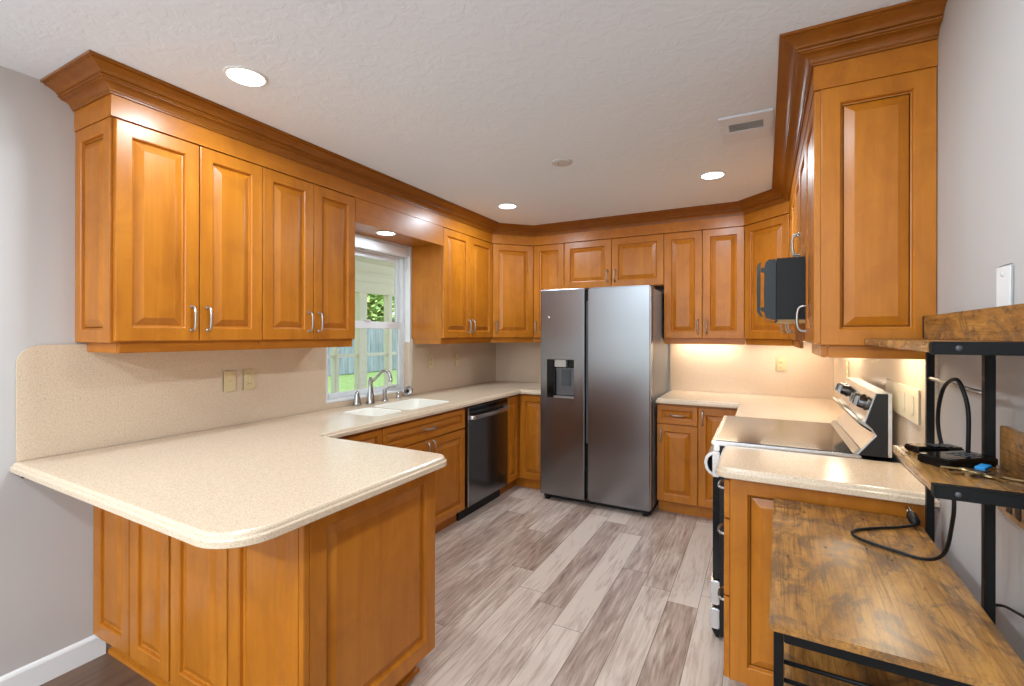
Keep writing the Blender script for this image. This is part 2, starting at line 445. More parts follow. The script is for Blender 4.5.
def tree(x, y, h, rad, n, label):
    t = PY('leafy_tree', label, 'tree', (x, y, -.2))
    tr = MB().tube([(0, 0, 0), (.05, .03, h * .3), (-.04, .05, h * .62)], [.2, .15, .08], 10)
    for a in range(5):
        q = 2 * math.pi * a / 5
        tr.tube([(0, 0, h * .38), (math.cos(q) * rad * .3, math.sin(q) * rad * .3, h * .55), (math.cos(q) * rad * .6, math.sin(q) * rad * .6, h * .72)], [.09, .06, .03], 7)
    tr.build('trunk', BARK, t)
    bm = bmesh.new(); blobs = [(Vector((random.gauss(0, rad * .42), random.gauss(0, rad * .42), h * .62 + random.gauss(0, h * .17))), random.uniform(.35, .6) * rad) for _ in range(12)]
    for _ in range(n):
        c, r = random.choice(blobs); d = Vector((random.gauss(0, 1), random.gauss(0, 1), random.gauss(0, 1))).normalized()
        p = c + d * r * random.uniform(.7, 1.05); s_ = random.uniform(.10, .2)
        u = Vector((random.gauss(0, 1), random.gauss(0, 1), random.gauss(0, .6))).normalized(); v = u.orthogonal().normalized()
        bm.faces.new([bm.verts.new(p + q) for q in (-u * s_, v * s_ * .5, u * s_, -v * s_ * .5)])
    mb = MB(); mb.bm.free(); mb.bm = bm; mb.build('foliage', LEAF, t)
for x, y, h, rd, lb in ((-16.0, 12.8, 5.4, 1.8, 'leafy tree beyond the fence at the left side of the window'), (-16.0, 18.6, 4.8, 1.9, 'leafy tree beyond the fence in the middle of the window'), (-16.0, 25.0, 6.4, 2.0, 'leafy tree beyond the fence at the right side of the window'), (-29.0, 24.0, 10.5, 3.0, 'big leafy tree far behind the white roof outside'), (-29.0, 36.0, 10.0, 3.0, 'tallest leafy tree, far back beyond the lawn')):
    tree(x, y, h, rd, 4200, lb)

# ------------------------------------------------------------------ cabinets
def pull(parent, x, z, vertical=True, y=-.02, L=.105):
    """arched bar pull; x,z is its centre"""
    h = L / 2
    prof = [(-h, 0), (-h + .001, -.014), (-h + .010, -.026), (-h * .45, -.031), (0, -.032), (h * .45, -.031), (h - .010, -.026), (h - .001, -.014), (h, 0)]
    pts = [(x, y + b_, z + a) if vertical else (x + a, y + b_, z) for a, b_ in prof]
    mb = MB().tube(smooth_path(pts, 3), .0052, 8)
    for s in (-h, h):
        c = (x, y, z + s) if vertical else (x + s, y, z)
        mb.tube([c, (c[0], c[1] - .005, c[2])], [.0085, .0065], 10)
    return mb.build('handle', NICKEL, parent)
def panel_steps(y, w, h, st=.055):
    st = min(st, w * .26, h * .26); k = min(1, (min(w, h) - 2 * st) / .13)
    return [(0, y + .004), (.0015, y + .001), (.004, y), (st, y), (st + .004, y + .004), (st + .006, y + .0135), (st + .012, y + .0150), (st + .014 + .026 * k, y + .0035), (st + .017 + .026 * k, y + .002)]
def door(parent, x0, x1, z0, z1, handle=None, name='door', mat=None, y=-.02, st=.055, gap=.002):
    x0 += gap; x1 -= gap
    o = MB().rings_rect(x0, x1, z0, z1, panel_steps(y, x1 - x0, z1 - z0, st), y + .0195).build(name, mat or MAPLE_V, parent)
    if handle: pull(o, handle[0], handle[1], handle[2] if len(handle) > 2 else True, y)
    return o
HU = UB + .105                       # centre height of pulls on wall-cabinet doors
DT = 2.266; DB = 1.384
def wall_cab(name_label, x, y, rz, wdt, doors, z0=UB, rail=True, group='honey maple wall cabinets', end=None):
    c = thing('wall_cabinet', name_label, 'wall cabinet', (x, y, 0), rz, group)
    MB().box(0, wdt, 0, .3045 if rz != -PI2 else .3115, z0, UT).build('body', MAPLE_V, c)
    for d in doors: door(c, d[0], d[1], z0 + .006, DT, (d[2], z0 + .105))
    if rail: MB().box(0 if end != 'left' else .02, wdt, .004, .022, z0 - .042, z0, .003).build('light_rail', MAPLE_H, c)
    return c
PI2 = math.pi / 2
# left run, nearest first (local x runs into the picture)
c = wall_cab('honey maple two-door wall cabinet nearest the camera on the left wall, with panelled end', .305, .909, PI2, .619, [(-.004, .313, .280), (.313, .619, .347)], end='left')
e = MB().rings_rect(.0, .3045, UB, UT, panel_steps(-.0, .3045, UT - UB, .05), .0145); e.xf(Matrix.Translation((-.0145, .3045, 0)) @ rotz(-PI2) )
e.build('end_panel', MAPLE_V, c)
MB().box(.0201, .038, .022, .285, UB - .042, UB, .003).build('light_rail', MAPLE_Y, c)
c = wall_cab('honey maple two-door wall cabinet on the left wall just left of the window', .305, 1.5285, PI2, .6185, [(0, .309, .276), (.309, .6185, .342)])
c = wall_cab('honey maple two-door wall cabinet on the left wall just right of the window', .305, 3.066, PI2, .774, [(0, .387, .354), (.387, .774, .42)])
MB().box(.004, .022, .022, .285, UB - .042, UB, .003).build('light_rail', MAPLE_Y, c)
# left diagonal corner
def diag_cab(label, corner, rz, pent, handle_x):
    c = thing('wall_cabinet', label, 'wall cabinet', corner, rz, 'honey maple wall cabinets')
    inv = rotz(-rz) @ Matrix.Translation((-corner[0], -corner[1], 0))
    pts = [inv @ Vector((p[0], p[1], 0)) for p in pent]
    MB().prism([(p.x, p.y) for p in pts], UB, UT).build('body', MAPLE_V, c)
    door(c, .012, .419, UB + .006, DT, (handle_x, HU))
    MB().box(0, .431, .004, .022, UB - .042, UB, .003).build('light_rail', MAPLE_H, c)
    return c
G = .0008
diag_cab('diagonal single-door wall cabinet in the left back corner', (.305, 3.841, 0), R(45), [(G, 3.841), (.305, 3.841), (.61, 4.146), (.61, YB - G), (G, YB - G)], .045)
diag_cab('diagonal single-door wall cabinet in the right back corner behind the microwave', (2.448, 4.146, 0), R(-45), [(2.448, YB - G), (2.448, 4.146), (2.753, 3.841), (XR - G, 3.841), (XR - G, YB - G)], .386)
YW = YB - .305
wall_cab('narrow single-door wall cabinet on the back wall left of the refrigerator', .611, YW, 0, .315, [(0, .315, .034)])
wall_cab('short two-door wall cabinet above the refrigerator', .927, YW, 0, .902, [(0, .451, .418), (.451, .902, .484)], z0=1.832, rail=False)
wall_cab('two-door wall cabinet on the back wall right of the refrigerator', 1.830, YW, 0, .617, [(0, .304, .270), (.304, .613, .338)])
# right run
XW = XR - .3125
wall_cab('two-door wall cabinet on the right wall beyond the microwave', XW, 3.840, -PI2, .709, [(0, .354, .322), (.354, .709, .676)])
wall_cab('short two-door wall cabinet above the black microwave', XW, 3.130, -PI2, .768, [(0, .384, .352), (.384, .768, .416)], z0=1.755, rail=False)
c = wall_cab('single-door wall cabinet nearest the camera on the right wall, with a tall panelled end', XW, 2.361, -PI2, .386, [(0, .401, .045)])
e = MB().rings_rect(0, .3115, UB, UT, panel_steps(0, .3115, UT - UB, .055), .0145)
e.xf(Matrix.Translation((.4005, 0, 0)) @ rotz(PI2)); e.build('end_panel', MAPLE_V, c)
MB().box(.368, .386, .0225, .3, UB - .042, UB, .003).build('light_rail', MAPLE_Y, c)

# valance over the window
v = thing('window_valance', 'maple valance board bridging the wall cabinets over the window', 'valance', (.305, 2.1475, 0), PI2)
MB().box(0, .918, -.02, -.001, 2.118, UT - .001, .002).build('front_board', MAPLE_H, v)
MB().box(0, .918, 0, .3045, 2.140, 2.158).build('soffit_board', MAPLE_H, v)

# crown moulding swept round the cabinets
def sweep(profile, path):
    P = [Vector(p) for p in path]; n = len(P); nr = []
    for i in range(n - 1):
        d = (P[i + 1] - P[i]).normalized(); nr.append(Vector((d.y, -d.x)))
    mt = []
    for i in range(n):
        if i == 0: mt.append(nr[0])
        elif i == n - 1: mt.append(nr[-1])
        else:
            s = nr[i - 1] + nr[i]; mt.append(s / (1 + nr[i - 1].dot(nr[i])))
    t = bmesh.new(); rows = [[t.verts.new((P[i].x + mt[i].x * o, P[i].y + mt[i].y * o, z)) for o, z in profile] for i in range(n)]
    k = len(profile)
    for i in range(n - 1):
        for j in range(k): t.faces.new((rows[i][j], rows[i][(j + 1) % k], rows[i + 1][(j + 1) % k], rows[i + 1][j]))
    t.faces.new(rows[0]); t.faces.new(rows[-1][::-1]); bmesh.ops.recalc_face_normals(t, faces=t.faces[:])
    return MB().merge(t)
path = [(.001, .893), (.325, .893), (.325, 3.833), (.618, 4.126), (2.440, 4.126), (2.733, 3.833), (2.733, 1.960), (XR - .001, 1.960)]
cr = thing('crown_moulding', 'stepped maple crown moulding running along the ceiling above all wall cabinets', 'moulding', (0, 0, 0))
prof = [(-.018, 2.354), (.008, 2.354), (.009, 2.360), (.013, 2.362)]
for a in range(7):
    q = math.pi / 2 * a / 6; prof.append((.041 - .028 * math.cos(q), 2.364 + .021 * math.sin(q) ** 1.3))
prof += [(.047, 2.386), (.047, 2.391), (.053, 2.392), (.055, 2.396), (.053, 2.399), (.050, 2.400), (.056, 2.402)]
for a in range(7):
    q = a / 6; prof.append((.058 + .034 * q - .007 * math.sin(q * math.pi), 2.403 + .021 * q))
prof += [(.096, 2.425), (.096, 2.429), (.108, 2.431), (.108, 2.4395), (-.018, 2.4395)]
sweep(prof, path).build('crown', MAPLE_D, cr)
sweep([(-.018, 2.2705), (.001, 2.2705), (.001, 2.3535), (-.018, 2.3535)], path).build('frieze_board', MAPLE_Y, cr)

# base cabinets
BD = .584                                    # carcass depth
def base_cab(label, x, y, rz, wdt, fronts, depth=BD, kick=True, group='honey maple base cabinets'):
    c = thing('base_cabinet', label, 'base cabinet', (x, y, 0), rz, group)
    MB().box(0, wdt, 0, depth, .1, CB - .001).build('body', MAPLE_V, c)
    if kick: MB().box(0, wdt, .06, depth, 0, .0995).build('toe_kick', MAPLE_H, c)
    for f in fronts:
        nm = f[0]
        door(c, f[1], f[2], f[3], f[4], f[5], name=nm, mat=MAPLE_H if nm == 'drawer' else MAPLE_V, st=.034 if nm == 'drawer' else .052)
    return c
XL = .585
base_cab('base cabinet in the left run between the peninsula and the sink cabinet', XL, 1.625, PI2, .466, [('drawer', .05, .466, .716, .858, (.26, .787, False)), ('door', .05, .466, .106, .708, (.1, .63))])
c = base_cab('wide sink base cabinet under the window with false drawer and two doors', XL, 2.0925, PI2, .868, [('drawer', 0, .868, .716, .858, (.43, .787, False)), ('door', 0, .434, .106, .708, (.402, .645)), ('door', .434, .868, .106, .708, (.466, .645))])
bpy.data.objects.remove([k for k in c.children if k.name.startswith('body')][0])
MB().box(0, .868, 0, .018, .1, CB - .001).box(0, .018, .0181, BD, .1, CB - .001).box(.85, .868, .0181, BD, .1, CB - .001).box(.0181, .8499, .0181, BD, .1, .118).build('body', MAPLE_V, c)
# lazy-susan corner
c = thing('base_cabinet', 'corner base cabinet with angled pair of narrow doors left of the refrigerator', 'base cabinet', (.585, 3.61, 0), 0, 'honey maple base cabinets')
YK = YB - .585
pts = [(G, 3.612), (.585, 3.612), (.585, YK), (.872, YK), (.872, YB - G), (G, YB - G)]
MB().prism([(p[0] - .585, p[1] - 3.61) for p in pts], .1, CB - .001).build('body', MAPLE_V, c)
pk = [(G, 3.612), (.525, 3.612), (.525, YK + .06), (.872, YK + .06), (.872, YB - G), (G, YB - G)]
MB().prism([(p[0] - .585, p[1] - 3.61) for p in pk], 0, .0995).build('toe_kick', MAPLE_V, c)
d = MB().rings_rect(0, .233, .106, .858, panel_steps(-.02, .233, .752, .05), -.0005).xf(Matrix.Translation((0, .002, 0)) @ rotz(PI2)); d.build('door', MAPLE_V, c)
d = MB().rings_rect(.022, .285, .106, .858, panel_steps(-.02, .263, .752, .05), -.0005).xf(Matrix.Translation((0, YK - 3.61, 0))); d.build('door', MAPLE_V, c)
# back right
base_cab('narrow drawer-and-door base cabinet right of the refrigerator', 1.829, YK, 0, .305, [('drawer', 0, .305, .716, .858, (.155, .787, False)), ('door', 0, .305, .106, .708, (.034, .625))])
c = base_cab('base cabinet with one tall narrow door in the right back corner', 2.1345, YK, 0, .33, [('door', 0, .305, .106, .858, (.034, .78))])
MB().box(.3305, .930, 0, BD, .1, CB - .001).build('blind_body', MAPLE_V, c)
base_cab('drawer base cabinet on the right wall beyond the range', 2.465, YK - .022, -PI2, .70, [('drawer', 0, .70, .716, .858, (.35, .787, False)), ('drawer', 0, .70, .42, .708, (.35, .6, False)), ('drawer', 0, .70, .106, .412, (.35, .33, False))])
# near right with panelled end
c = base_cab('base cabinet nearest the camera on the right wall, beside the range, with panelled end', 2.465, 2.360, -PI2, .362, [('drawer', 0, .377, .716, .858, (.19, .787, False)), ('drawer', 0, .377, .42, .708, (.19, .6, False)), ('drawer', 0, .377, .106, .412, (.19, .33, False))], depth=.6)
e = MB().rings_rect(0, .6, .1, CB - .001, panel_steps(0, .6, .77, .06), .0145).xf(Matrix.Translation((.3765, 0, 0)) @ rotz(PI2)); e.build('end_panel', MAPLE_V, c)
# peninsula
PX, PY0, PY1 = 1.365, .957, 1.600
c = thing('peninsula_cabinet', 'maple peninsula cabinet with raised-panel back and big end panel under the bar top', 'base cabinet', (0, PY0 + .02, 0))
MB().box(G, PX - .02, 0, PY1 - PY0 - .02, .1, CB - .001).build('body', MAPLE_V, c)
MB().box(.016, PX - .07, .04, PY1 - PY0 - .06, 0, .0995).build('toe_kick', MAPLE_H, c)
for x0, x1 in ((.002, .316), (.319, .612), (.622, .978), (.982, 1.340)):
    door(c, x0, x1, .106, .868, name='back_panel', st=.058)
MB().box(1.341, PX, -.02, -.0005, .1, CB - .002, .002).build('corner_stile', MAPLE_V, c)
e = MB().rings_rect(0, PY1 - PY0 - .02, .1, CB - .002, panel_steps(0, PY1 - PY0 - .02, .77, .062), .0195).xf(Matrix.Translation((PX, 0, 0)) @ rotz(PI2)); e.build('end_panel', MAPLE_V, c)
ql = MB().prism([(0, 0), (.012, 0), (.009, .014), (0, .018)], .016, PX - .055, mat=Matrix(((0, 0, 1, 0), (-1, 0, 0, .0395), (0, 1, 0, 0), (0, 0, 0, 1)))); ql.build('base_strip', MAPLE_H, c)
ql = MB().prism([(0, 0), (.012, 0), (.009, .014), (0, .018)], .04, PY1 - PY0 - .05, mat=Matrix(((1, 0, 0, PX - .0695), (0, 0, 1, 0), (0, 1, 0, 0), (0, 0, 0, 1)))); ql.build('base_strip', MAPLE_Y, c)

# ------------------------------------------------------------------ worktops
def offset_poly(pts, d):
    n = len(pts); out = []
    for i in range(n):
        a, b_, c_ = Vector(pts[i - 1]), Vector(pts[i]), Vector(pts[(i + 1) % n])
        d1 = (b_ - a).normalized(); d2 = (c_ - b_).normalized()
        n1 = Vector((-d1.y, d1.x)); n2 = Vector((-d2.y, d2.x)); s = (n1 + n2) / (1 + n1.dot(n2))
        out.append((b_.x + s.x * d, b_.y + s.y * d))
    return out
def worktop(name, label, pts, holes=()):
    """CCW outline; edge with a stepped profile; holes are CCW outlines too"""
    prof = [(.004, CB), (0, CB + .003), (0, .895), (.0015, .898), (.0055, .900), (.0065, .9025), (.0075, .907), (.011, .912), (.016, CT)]
    t = bmesh.new(); rows = [[t.verts.new((*p, z)) for p in offset_poly(pts, o)] for o, z in prof]; n = len(pts)
    for a, b_ in zip(rows, rows[1:]):
        for k in range(n): t.faces.new((a[k], a[(k + 1) % n], b_[(k + 1) % n], b_[k]))
    hr = []
    for h in holes: hr.append(([t.verts.new((*p, CB)) for p in h], [t.verts.new((*p, CT)) for p in h]))
    for lo, hi in hr:
        for k in range(len(lo)): t.faces.new((lo[k], lo[(k + 1) % len(lo)], hi[(k + 1) % len(lo)], hi[k]))
    for verts in ([rows[0]] + [h[0] for h in hr], [rows[-1]] + [h[1] for h in hr]):
        loops = [[v.co.copy() for v in l] for l in verts]; flat = [v for l in verts for v in l]
        for tri in tessellate_polygon(loops):
            try: t.faces.new([flat[i] for i in tri])
            except ValueError: pass
    bmesh.ops.recalc_face_normals(t, faces=t.faces[:])
    o = MB().merge(t).build(name, STONE)
    return tag(o, label, 'countertop', 'speckled cream countertops')
def rrect(x0, x1, y0, y1, r): return arc(x1 - r, y0 + r, r, -90, 0, 5) + arc(x1 - r, y1 - r, r, 0, 90, 5) + arc(x0 + r, y1 - r, r, 90, 180, 5) + arc(x0 + r, y0 + r, r, 180, 270, 5)
BOWLS = [(.175, .525, 2.43, 2.905), (.195, .505, 2.14, 2.40)]
ctl = [(.001, .700)] + arc(1.446 - .13, .676 + .13, .13, -90, 0, 10) + arc(1.440 - .07, 1.622 - .07, .07, 0, 90, 8) + [(.65, 1.622)] + [(.639, 1.628), (.635, 1.642)] + [(.635, 3.801), (.639, 3.812), (.65, 3.816), (.874, 3.816), (.874, YB - .001), (.001, YB - .001)]
wt = worktop('countertop', 'speckled cream countertop of the peninsula and left run with the sink', ctl, [rrect(*q, .05) for q in BOWLS])
MB().box(.001, .018, .73, .93, CB - .030, CB - .0005, .002).build('wall_cleat', plain('dark_walnut_strip', (70, 34, 18), .5), wt)
ctr = [(1.826, YB - .001), (1.826, 3.816), (2.40, 3.816), (2.411, 3.812), (2.415, 3.801), (2.415, 3.138), (XR - .001, 3.138), (XR - .001, YB - .001)]
worktop('countertop', 'speckled cream countertop in the right back corner beyond the range', ctr)
ctn = [(2.415, 2.3605)] + arc(2.415 + .05, 1.942 + .05, .05, 180, 270, 6) + [(XR - .001, 1.926), (XR - .001, 2.3605)]
worktop('countertop', 'short speckled cream countertop nearest the camera on the right, before the range', ctn)

# sink
sk = thing('kitchen_sink', 'white double-bowl sink set flush in the cream countertop', 'sink', (.35, 2.5, 0))
for (x0, x1, y0, y1), dp in zip(BOWLS, (.19, .14)):
    t = bmesh.new(); e_ = .0006
    lv = [(e_, .9125), (.004, .905), (.012, CT - dp + .03), (.03, CT - dp), ]
    rws = [[t.verts.new((p[0] - .35, p[1] - 2.5, z)) for p in rrect(x0 + i, x1 - i, y0 + i, y1 - i, max(.05 - i * .3, .02))] for i, z in lv]
    for a, b_ in zip(rws, rws[1:]):
        for k in range(len(a)): t.faces.new((a[k], a[(k + 1) % len(a)], b_[(k + 1) % len(a)], b_[k]))
    t.faces.new(rws[-1]); bmesh.ops.recalc_face_normals(t, faces=t.faces[:])
    bmesh.ops.reverse_faces(t, faces=t.faces[:])
    o = MB().merge(t).build('bowl', BISQUE, sk, smooth=True)
    md = o.modifiers.new('solid', 'SOLIDIFY'); md.thickness = .004; md.offset = -1
    MB().lathe([(.0, 0), (.04, 0), (.042, .003), (.03, .004), (.0, .002)], 20, Matrix.Translation(((x0 + x1) / 2 - .35, (y0 + y1) / 2 - 2.5, CT - dp + .0005))).build('drain', CHROME, o)

# backsplashes
sp = MB()
pr = [(.716, CT + .0005), (WY0 - .001, CT + .0005), (WY0 - .001, UB - .002)] + arc(.716 + .075, UB - .009 - .075, .075, 90, 180, 8)
sp.prism(pr, .001, .012, mat=Matrix(((0, 0, 1, 0), (1, 0, 0, 0), (0, 1, 0, 0), (0, 0, 0, 1))))
def splash(mb, label): return tag(mb.build('backsplash', STONE), label, 'backsplash', 'speckled cream backsplashes')
splash(sp, 'speckled tan backsplash with rounded upper corner behind the peninsula on the left wall')
MB().box(-.053, -.0005, WY1 - .0165, WY1 - .0142, WZ0 + .0135, UB - .03).build('stone_return', STONE, win)
splash(MB().box(.001, .012, WY1 + .001, YB - .0125, CT + .0005, UB - .001), 'speckled tan backsplash between the window and the left back corner')
splash(MB().box(.001, .872, YB - .012, YB - .001, CT + .0005, UB - .001), 'speckled tan backsplash on the back wall left of the refrigerator')
splash(MB().box(1.83, XR - .0125, YB - .012, YB - .001, CT + .0005, UB - .001), 'speckled cream backsplash on the back wall right of the refrigerator')
splash(MB().box(XR - .012, XR - .001, 1.945, YB - .0125, CT + .0005, UB - .001), 'lit cream backsplash on the right wall behind the range')
splash(MB().box(.001, .012, WY0, WY1, CT + .0005, WZ0 - .001), 'low strip of cream backsplash under the window behind the faucet')

# ------------------------------------------------------------------ wall plates
def plate(label, loc, rz, kind, wd=.072, ht=.116, mat=BEIGE, name='power_outlet', grp='almond wall plates'):
    p = thing(name, label, 'power outlet' if kind == 'outlet' else 'light switch' if kind != 'blank' else 'wall plate', loc, rz, grp)
    MB().box(-wd / 2, wd / 2, -.006, -.0005, -ht / 2, ht / 2, .003).build('cover_plate', mat, p)
    if kind == 'outlet':
        for s in (-.021, .021):
            o = MB().lathe([(0, 0), (.0165, 0), (.0165, .002), (.015, .003), (0, .003)], 18, Matrix.Translation((0, -.006, s)) @ Matrix.Rotation(PI2, 4, 'X')).build('socket', mat, p)
            MB().box(-.007, -.005, -.0095, -.0088, s - .004, s + .005).box(.005, .007, -.0095, -.0088, s - .004, s + .005).build('slot', RUBBER, o)
    elif kind == 'switch':
        MB().box(-.005, .005, -.0066, -.0058, -.012, .012).box(-.0035, .0035, -.018, -.0062, -.002, .009, .002).build('toggle', mat, p)
    elif kind == 'rocker':
        MB().box(-.017, .017, -.0085, -.0058, -.033, .033, .002).build('rocker', mat, p)
    else:
        MB().lathe([(0, 0), (.005, 0), (.004, .003), (0, .004)], 12, Matrix.Translation((0, -.006, ht * .32)) @ Matrix.Rotation(PI2, 4, 'X')).build('screw', VENTGREY, p)
    return p
plate('almond toggle switch on the tan left backsplash, beside the outlet', (.0125, 1.545, 1.157), PI2, 'switch', name='light_switch')
plate('almond power outlet on the tan left backsplash beside the toggle switch', (.0125, 1.655, 1.157), PI2, 'outlet')
plate('almond power outlet on the left wall just right of the window', (.0125, 3.30, 1.172), PI2, 'outlet')
plate('almond switch plate on the left wall near the back corner', (.0125, 3.70, 1.172), PI2, 'switch', name='light_switch')
plate('almond power outlet on the back wall right of the refrigerator', (2.70, YB - .0125, 1.176), 0, 'outlet')
plate('almond power outlet on the right wall beyond the range, seen edge on', (XR - .0125, 3.68, 1.19), -PI2, 'outlet')
wp = plate('wide almond switch plate on the right backsplash between range and rack', (XR - .0125, 2.34, 1.165), -PI2, 'none', wd=.50, ht=.125, mat=IVORY, name='light_switch')
for o in [k for k in COL.objects if k.parent == wp and k.name.startswith('screw')]: bpy.data.objects.remove(o)
MB().box(.166, .200, -.0085, -.0058, -.033, .033, .002).build('rocker', IVORY, wp)
MB().box(.045, .079, -.0085, -.0058, -.033, .033, .002).build('rocker', IVORY, wp)
plate('white blank wall plate on the grey right wall above the rack shelf', (XR - .0005, 1.474, 1.515), -PI2, 'blank', wd=.075, ht=.118, mat=WHITE, name='wall_plate', grp=None)

# ------------------------------------------------------------------ ceiling fittings
def downlight(x, y, z, r, label, power):
    o = thing('recessed_light', label, 'ceiling light', (x, y, z), 0, 'recessed ceiling lights')
    MB().lathe([(r * .86, -.001), (r * .88, -.006), (r, -.004), (r * 1.02, -.0005), (r * .86, -.0005)], 32).build('trim_ring', WHITE, o)
    MB().lathe([(0, -.004), (r * .85, -.004), (r * .85, -.0012), (0, -.0012)], 32).build('diffuser', LED, o)
    area(o, r * 1.7, power, NEUTRAL, (0, 0, -.012))
    return o
downlight(.758, 1.161, ZC, .078, 'lit recessed ceiling light nearest the camera, above the peninsula', LAMP_W)
downlight(.768, 3.315, ZC, .078, 'lit recessed ceiling light near the left back corner', LAMP_W)
downlight(2.285, 3.285, ZC, .078, 'lit recessed ceiling light on the right near the air vent', LAMP_W)
downlight(2.285, 1.161, ZC, .078, 'recessed ceiling light above the rack, outside the picture', LAMP_W)
for i, (x, y) in enumerate(((.76, -.6), (2.285, -.6), (.76, -1.9), (2.285, -1.9))):  # lamps added out of view behind the camera to brighten the kitchen
    downlight(x, y, ZC, .078, ['left', 'right', 'far left', 'far right'][i] + ' added fill light unseen behind the camera', LAMP_W * (1.2 if i < 2 else 4.0))
downlight(.19, 2.56, 2.1395, .072, 'small lit recessed light in the wooden valance above the window', 1.6)
sm = thing('ceiling_cover', 'round flat grey cover plate in the middle of the ceiling', 'ceiling cover', (1.517, 2.62, ZC))
MB().lathe([(0, -.009), (.05, -.009), (.060, -.006), (.062, -.0005), (0, -.0005)], 28).build('disc', VENTGREY, sm)
MB().lathe([(0, -.012), (.004, -.0115), (.004, -.0088), (0, -.0088)], 10, Matrix.Translation((-.018, -.01, 0))).build('screw', CHROME, sm)
vt = thing('air_vent', 'white rectangular air vent grille in the ceiling with a dark louvre slot', 'air vent', (2.50, 2.60, ZC))
f = MB().box(-.115, .115, -.165, -.075, -.010, -.0005, .003).box(-.115, .115, .02, .165, -.010, -.0005, .003).box(-.115, -.075, -.0751, .021, -.010, -.0005, .003).box(.075, .115, -.0751, .021, -.010, -.0005, .003)
f.build('frame', plain('cool_white_vent_enamel', (224, 232, 242), .5), vt)
MB().box(-.076, .076, -.076, .021, -.004, -.0008).build('duct', VENTDARK, vt)
for k in range(5): MB().box(-.075, .075, -.006, .006, -.0008, .0008, mat=Matrix.Translation((0, -.063 + k * .018, -.0065)) @ Matrix.Rotation(R(35), 4, 'X')).build('louvre', VENTGREY, vt)
# under-cabinet lamps
def under(x0, x1, y0, y1, label):
    o = thing('under_cabinet_light', label, 'light', ((x0 + x1) / 2, (y0 + y1) / 2, UB), 0, 'under-cabinet lights')
    a, b_ = (x1 - x0) / 2, (y1 - y0) / 2
    MB().box(-a, a, -b_, b_, -.012, -.0005, .002).build('housing', WHITE, o)
    MB().box(-a + .006, a - .006, -b_ + .006, b_ - .006, -.0145, -.0122).build('strip', LEDW, o)
    area(o, x1 - x0, UNDER_W * max(x1 - x0, y1 - y0), WARM, (0, 0, -.017), y1 - y0, 'RECTANGLE')
under(1.90, 2.38, YB - .11, YB - .07, 'warm lit strip under the wall cabinet right of the refrigerator')
under(XR - .11, XR - .07, 3.20, 3.80, 'warm lit strip under the wall cabinet beyond the microwave')
under(XR - .11, XR - .07, 2.02, 2.34, 'warm lit strip under the near right wall cabinet')
under(2.55, 2.95, 4.26, 4.30, 'warm lit strip under the right diagonal corner cabinet')

# ------------------------------------------------------------------ refrigerator
fx0, fx1, fy, fm = .882, 1.812, 3.700, 1.283
fg = thing('refrigerator', 'stainless side-by-side refrigerator with ice dispenser', 'refrigerator', (fx0, fy, 0))
W_ = fx1 - fx0; sm_ = fm - fx0
MB().box(.004, W_ - .004, .115, .735, .045, 1.778, .004).build('cabinet', plain('grey_fridge_side', (128, 130, 133), .45), fg)
def fridge_door(x0, x1, hole=None):
    t = MB()
    if not hole: t.box(x0, x1, 0, .100, .052, 1.797, .010, 3)
    else:
        hx0, hx1, hz0, hz1 = hole; bm = bmesh.new(); bv = .008
        outer = [(x0, .052), (x1, .052), (x1, 1.797), (x0, 1.797)]
        def rg(ins, y): return [bm.verts.new((x0 + ins if i in (0, 3) else x1 - ins, y, .052 + ins if i in (0, 1) else 1.797 - ins)) for i in range(4)]
        r0 = rg(0, .100); r1 = rg(0, bv); r1b = rg(bv * .3, bv * .3); r2 = rg(bv, 0)
        h0 = [bm.verts.new(c) for c in ((hx0, 0, hz0), (hx1, 0, hz0), (hx1, 0, hz1), (hx0, 0, hz1))]
        h1 = [bm.verts.new((v.co.x, .004, v.co.z)) for v in h0]
        h2 = [bm.verts.new((v.co.x, .07, v.co.z)) for v in h0]
        for a, b_ in ((r0, r1), (r1, r1b), (r1b, r2), (r2, h0), (h0, h1), (h1, h2)):
            for k in range(4): bm.faces.new((a[k], a[(k + 1) % 4], b_[(k + 1) % 4], b_[k]))
        bm.faces.new(h2); bm.faces.new(r0[::-1]); bmesh.ops.recalc_face_normals(bm, faces=bm.faces[:]); t.merge(bm)
    return t.build('door', STEEL, fg)
HX0, HX1, HZ0, HZ1 = .062, .306, .880, 1.204
dl = fridge_door(0, sm_ - .003, (HX0, HX1, HZ0, HZ1))
dr = fridge_door(sm_ + .025, W_)
MB().box(sm_ - .002, sm_ + .024, .030, .098, .06, 1.785).build('handle_recess', BLACKG, fg)
MB().box(sm_ + .006, sm_ + .0245, .012, .034, .52, 1.69, .004).build('handle_edge', DARKGREY, fg)
dp = MB().box(HX0 + .0005, HX1 - .0005, .062, .0695, HZ0 + .0005, HZ1 - .0005).box(HX0 + .0005, HX0 + .06, .004, .0615, HZ0 + .001, HZ1 - .001, .002); dsp = dp.build('dispenser', BLACKG, dl)
MB().box(HX0 + .064, HX1 - .004, .052, .0615, HZ0 + .02, HZ1 - .075, .002).build('dispenser_plate', plain('satin_silver_plastic', (112, 112, 115), .3, .6), dsp)
MB().box(HX0 + .115, HX1 - .045, .038, .0515, HZ0 + .10, HZ1 - .085, .004).build('paddle', DARKGREY, dsp)
MB().box(HX0 + .064, HX1 - .075, .012, .060, HZ1 - .064, HZ1 - .004, .004).build('nozzle_housing', NICKEL, dsp)
MB().box(HX0 + .061, HX1 - .001, -.003, .0615, HZ0 + .0008, HZ0 + .016, .003).build('drip_tray', NICKEL, dsp)
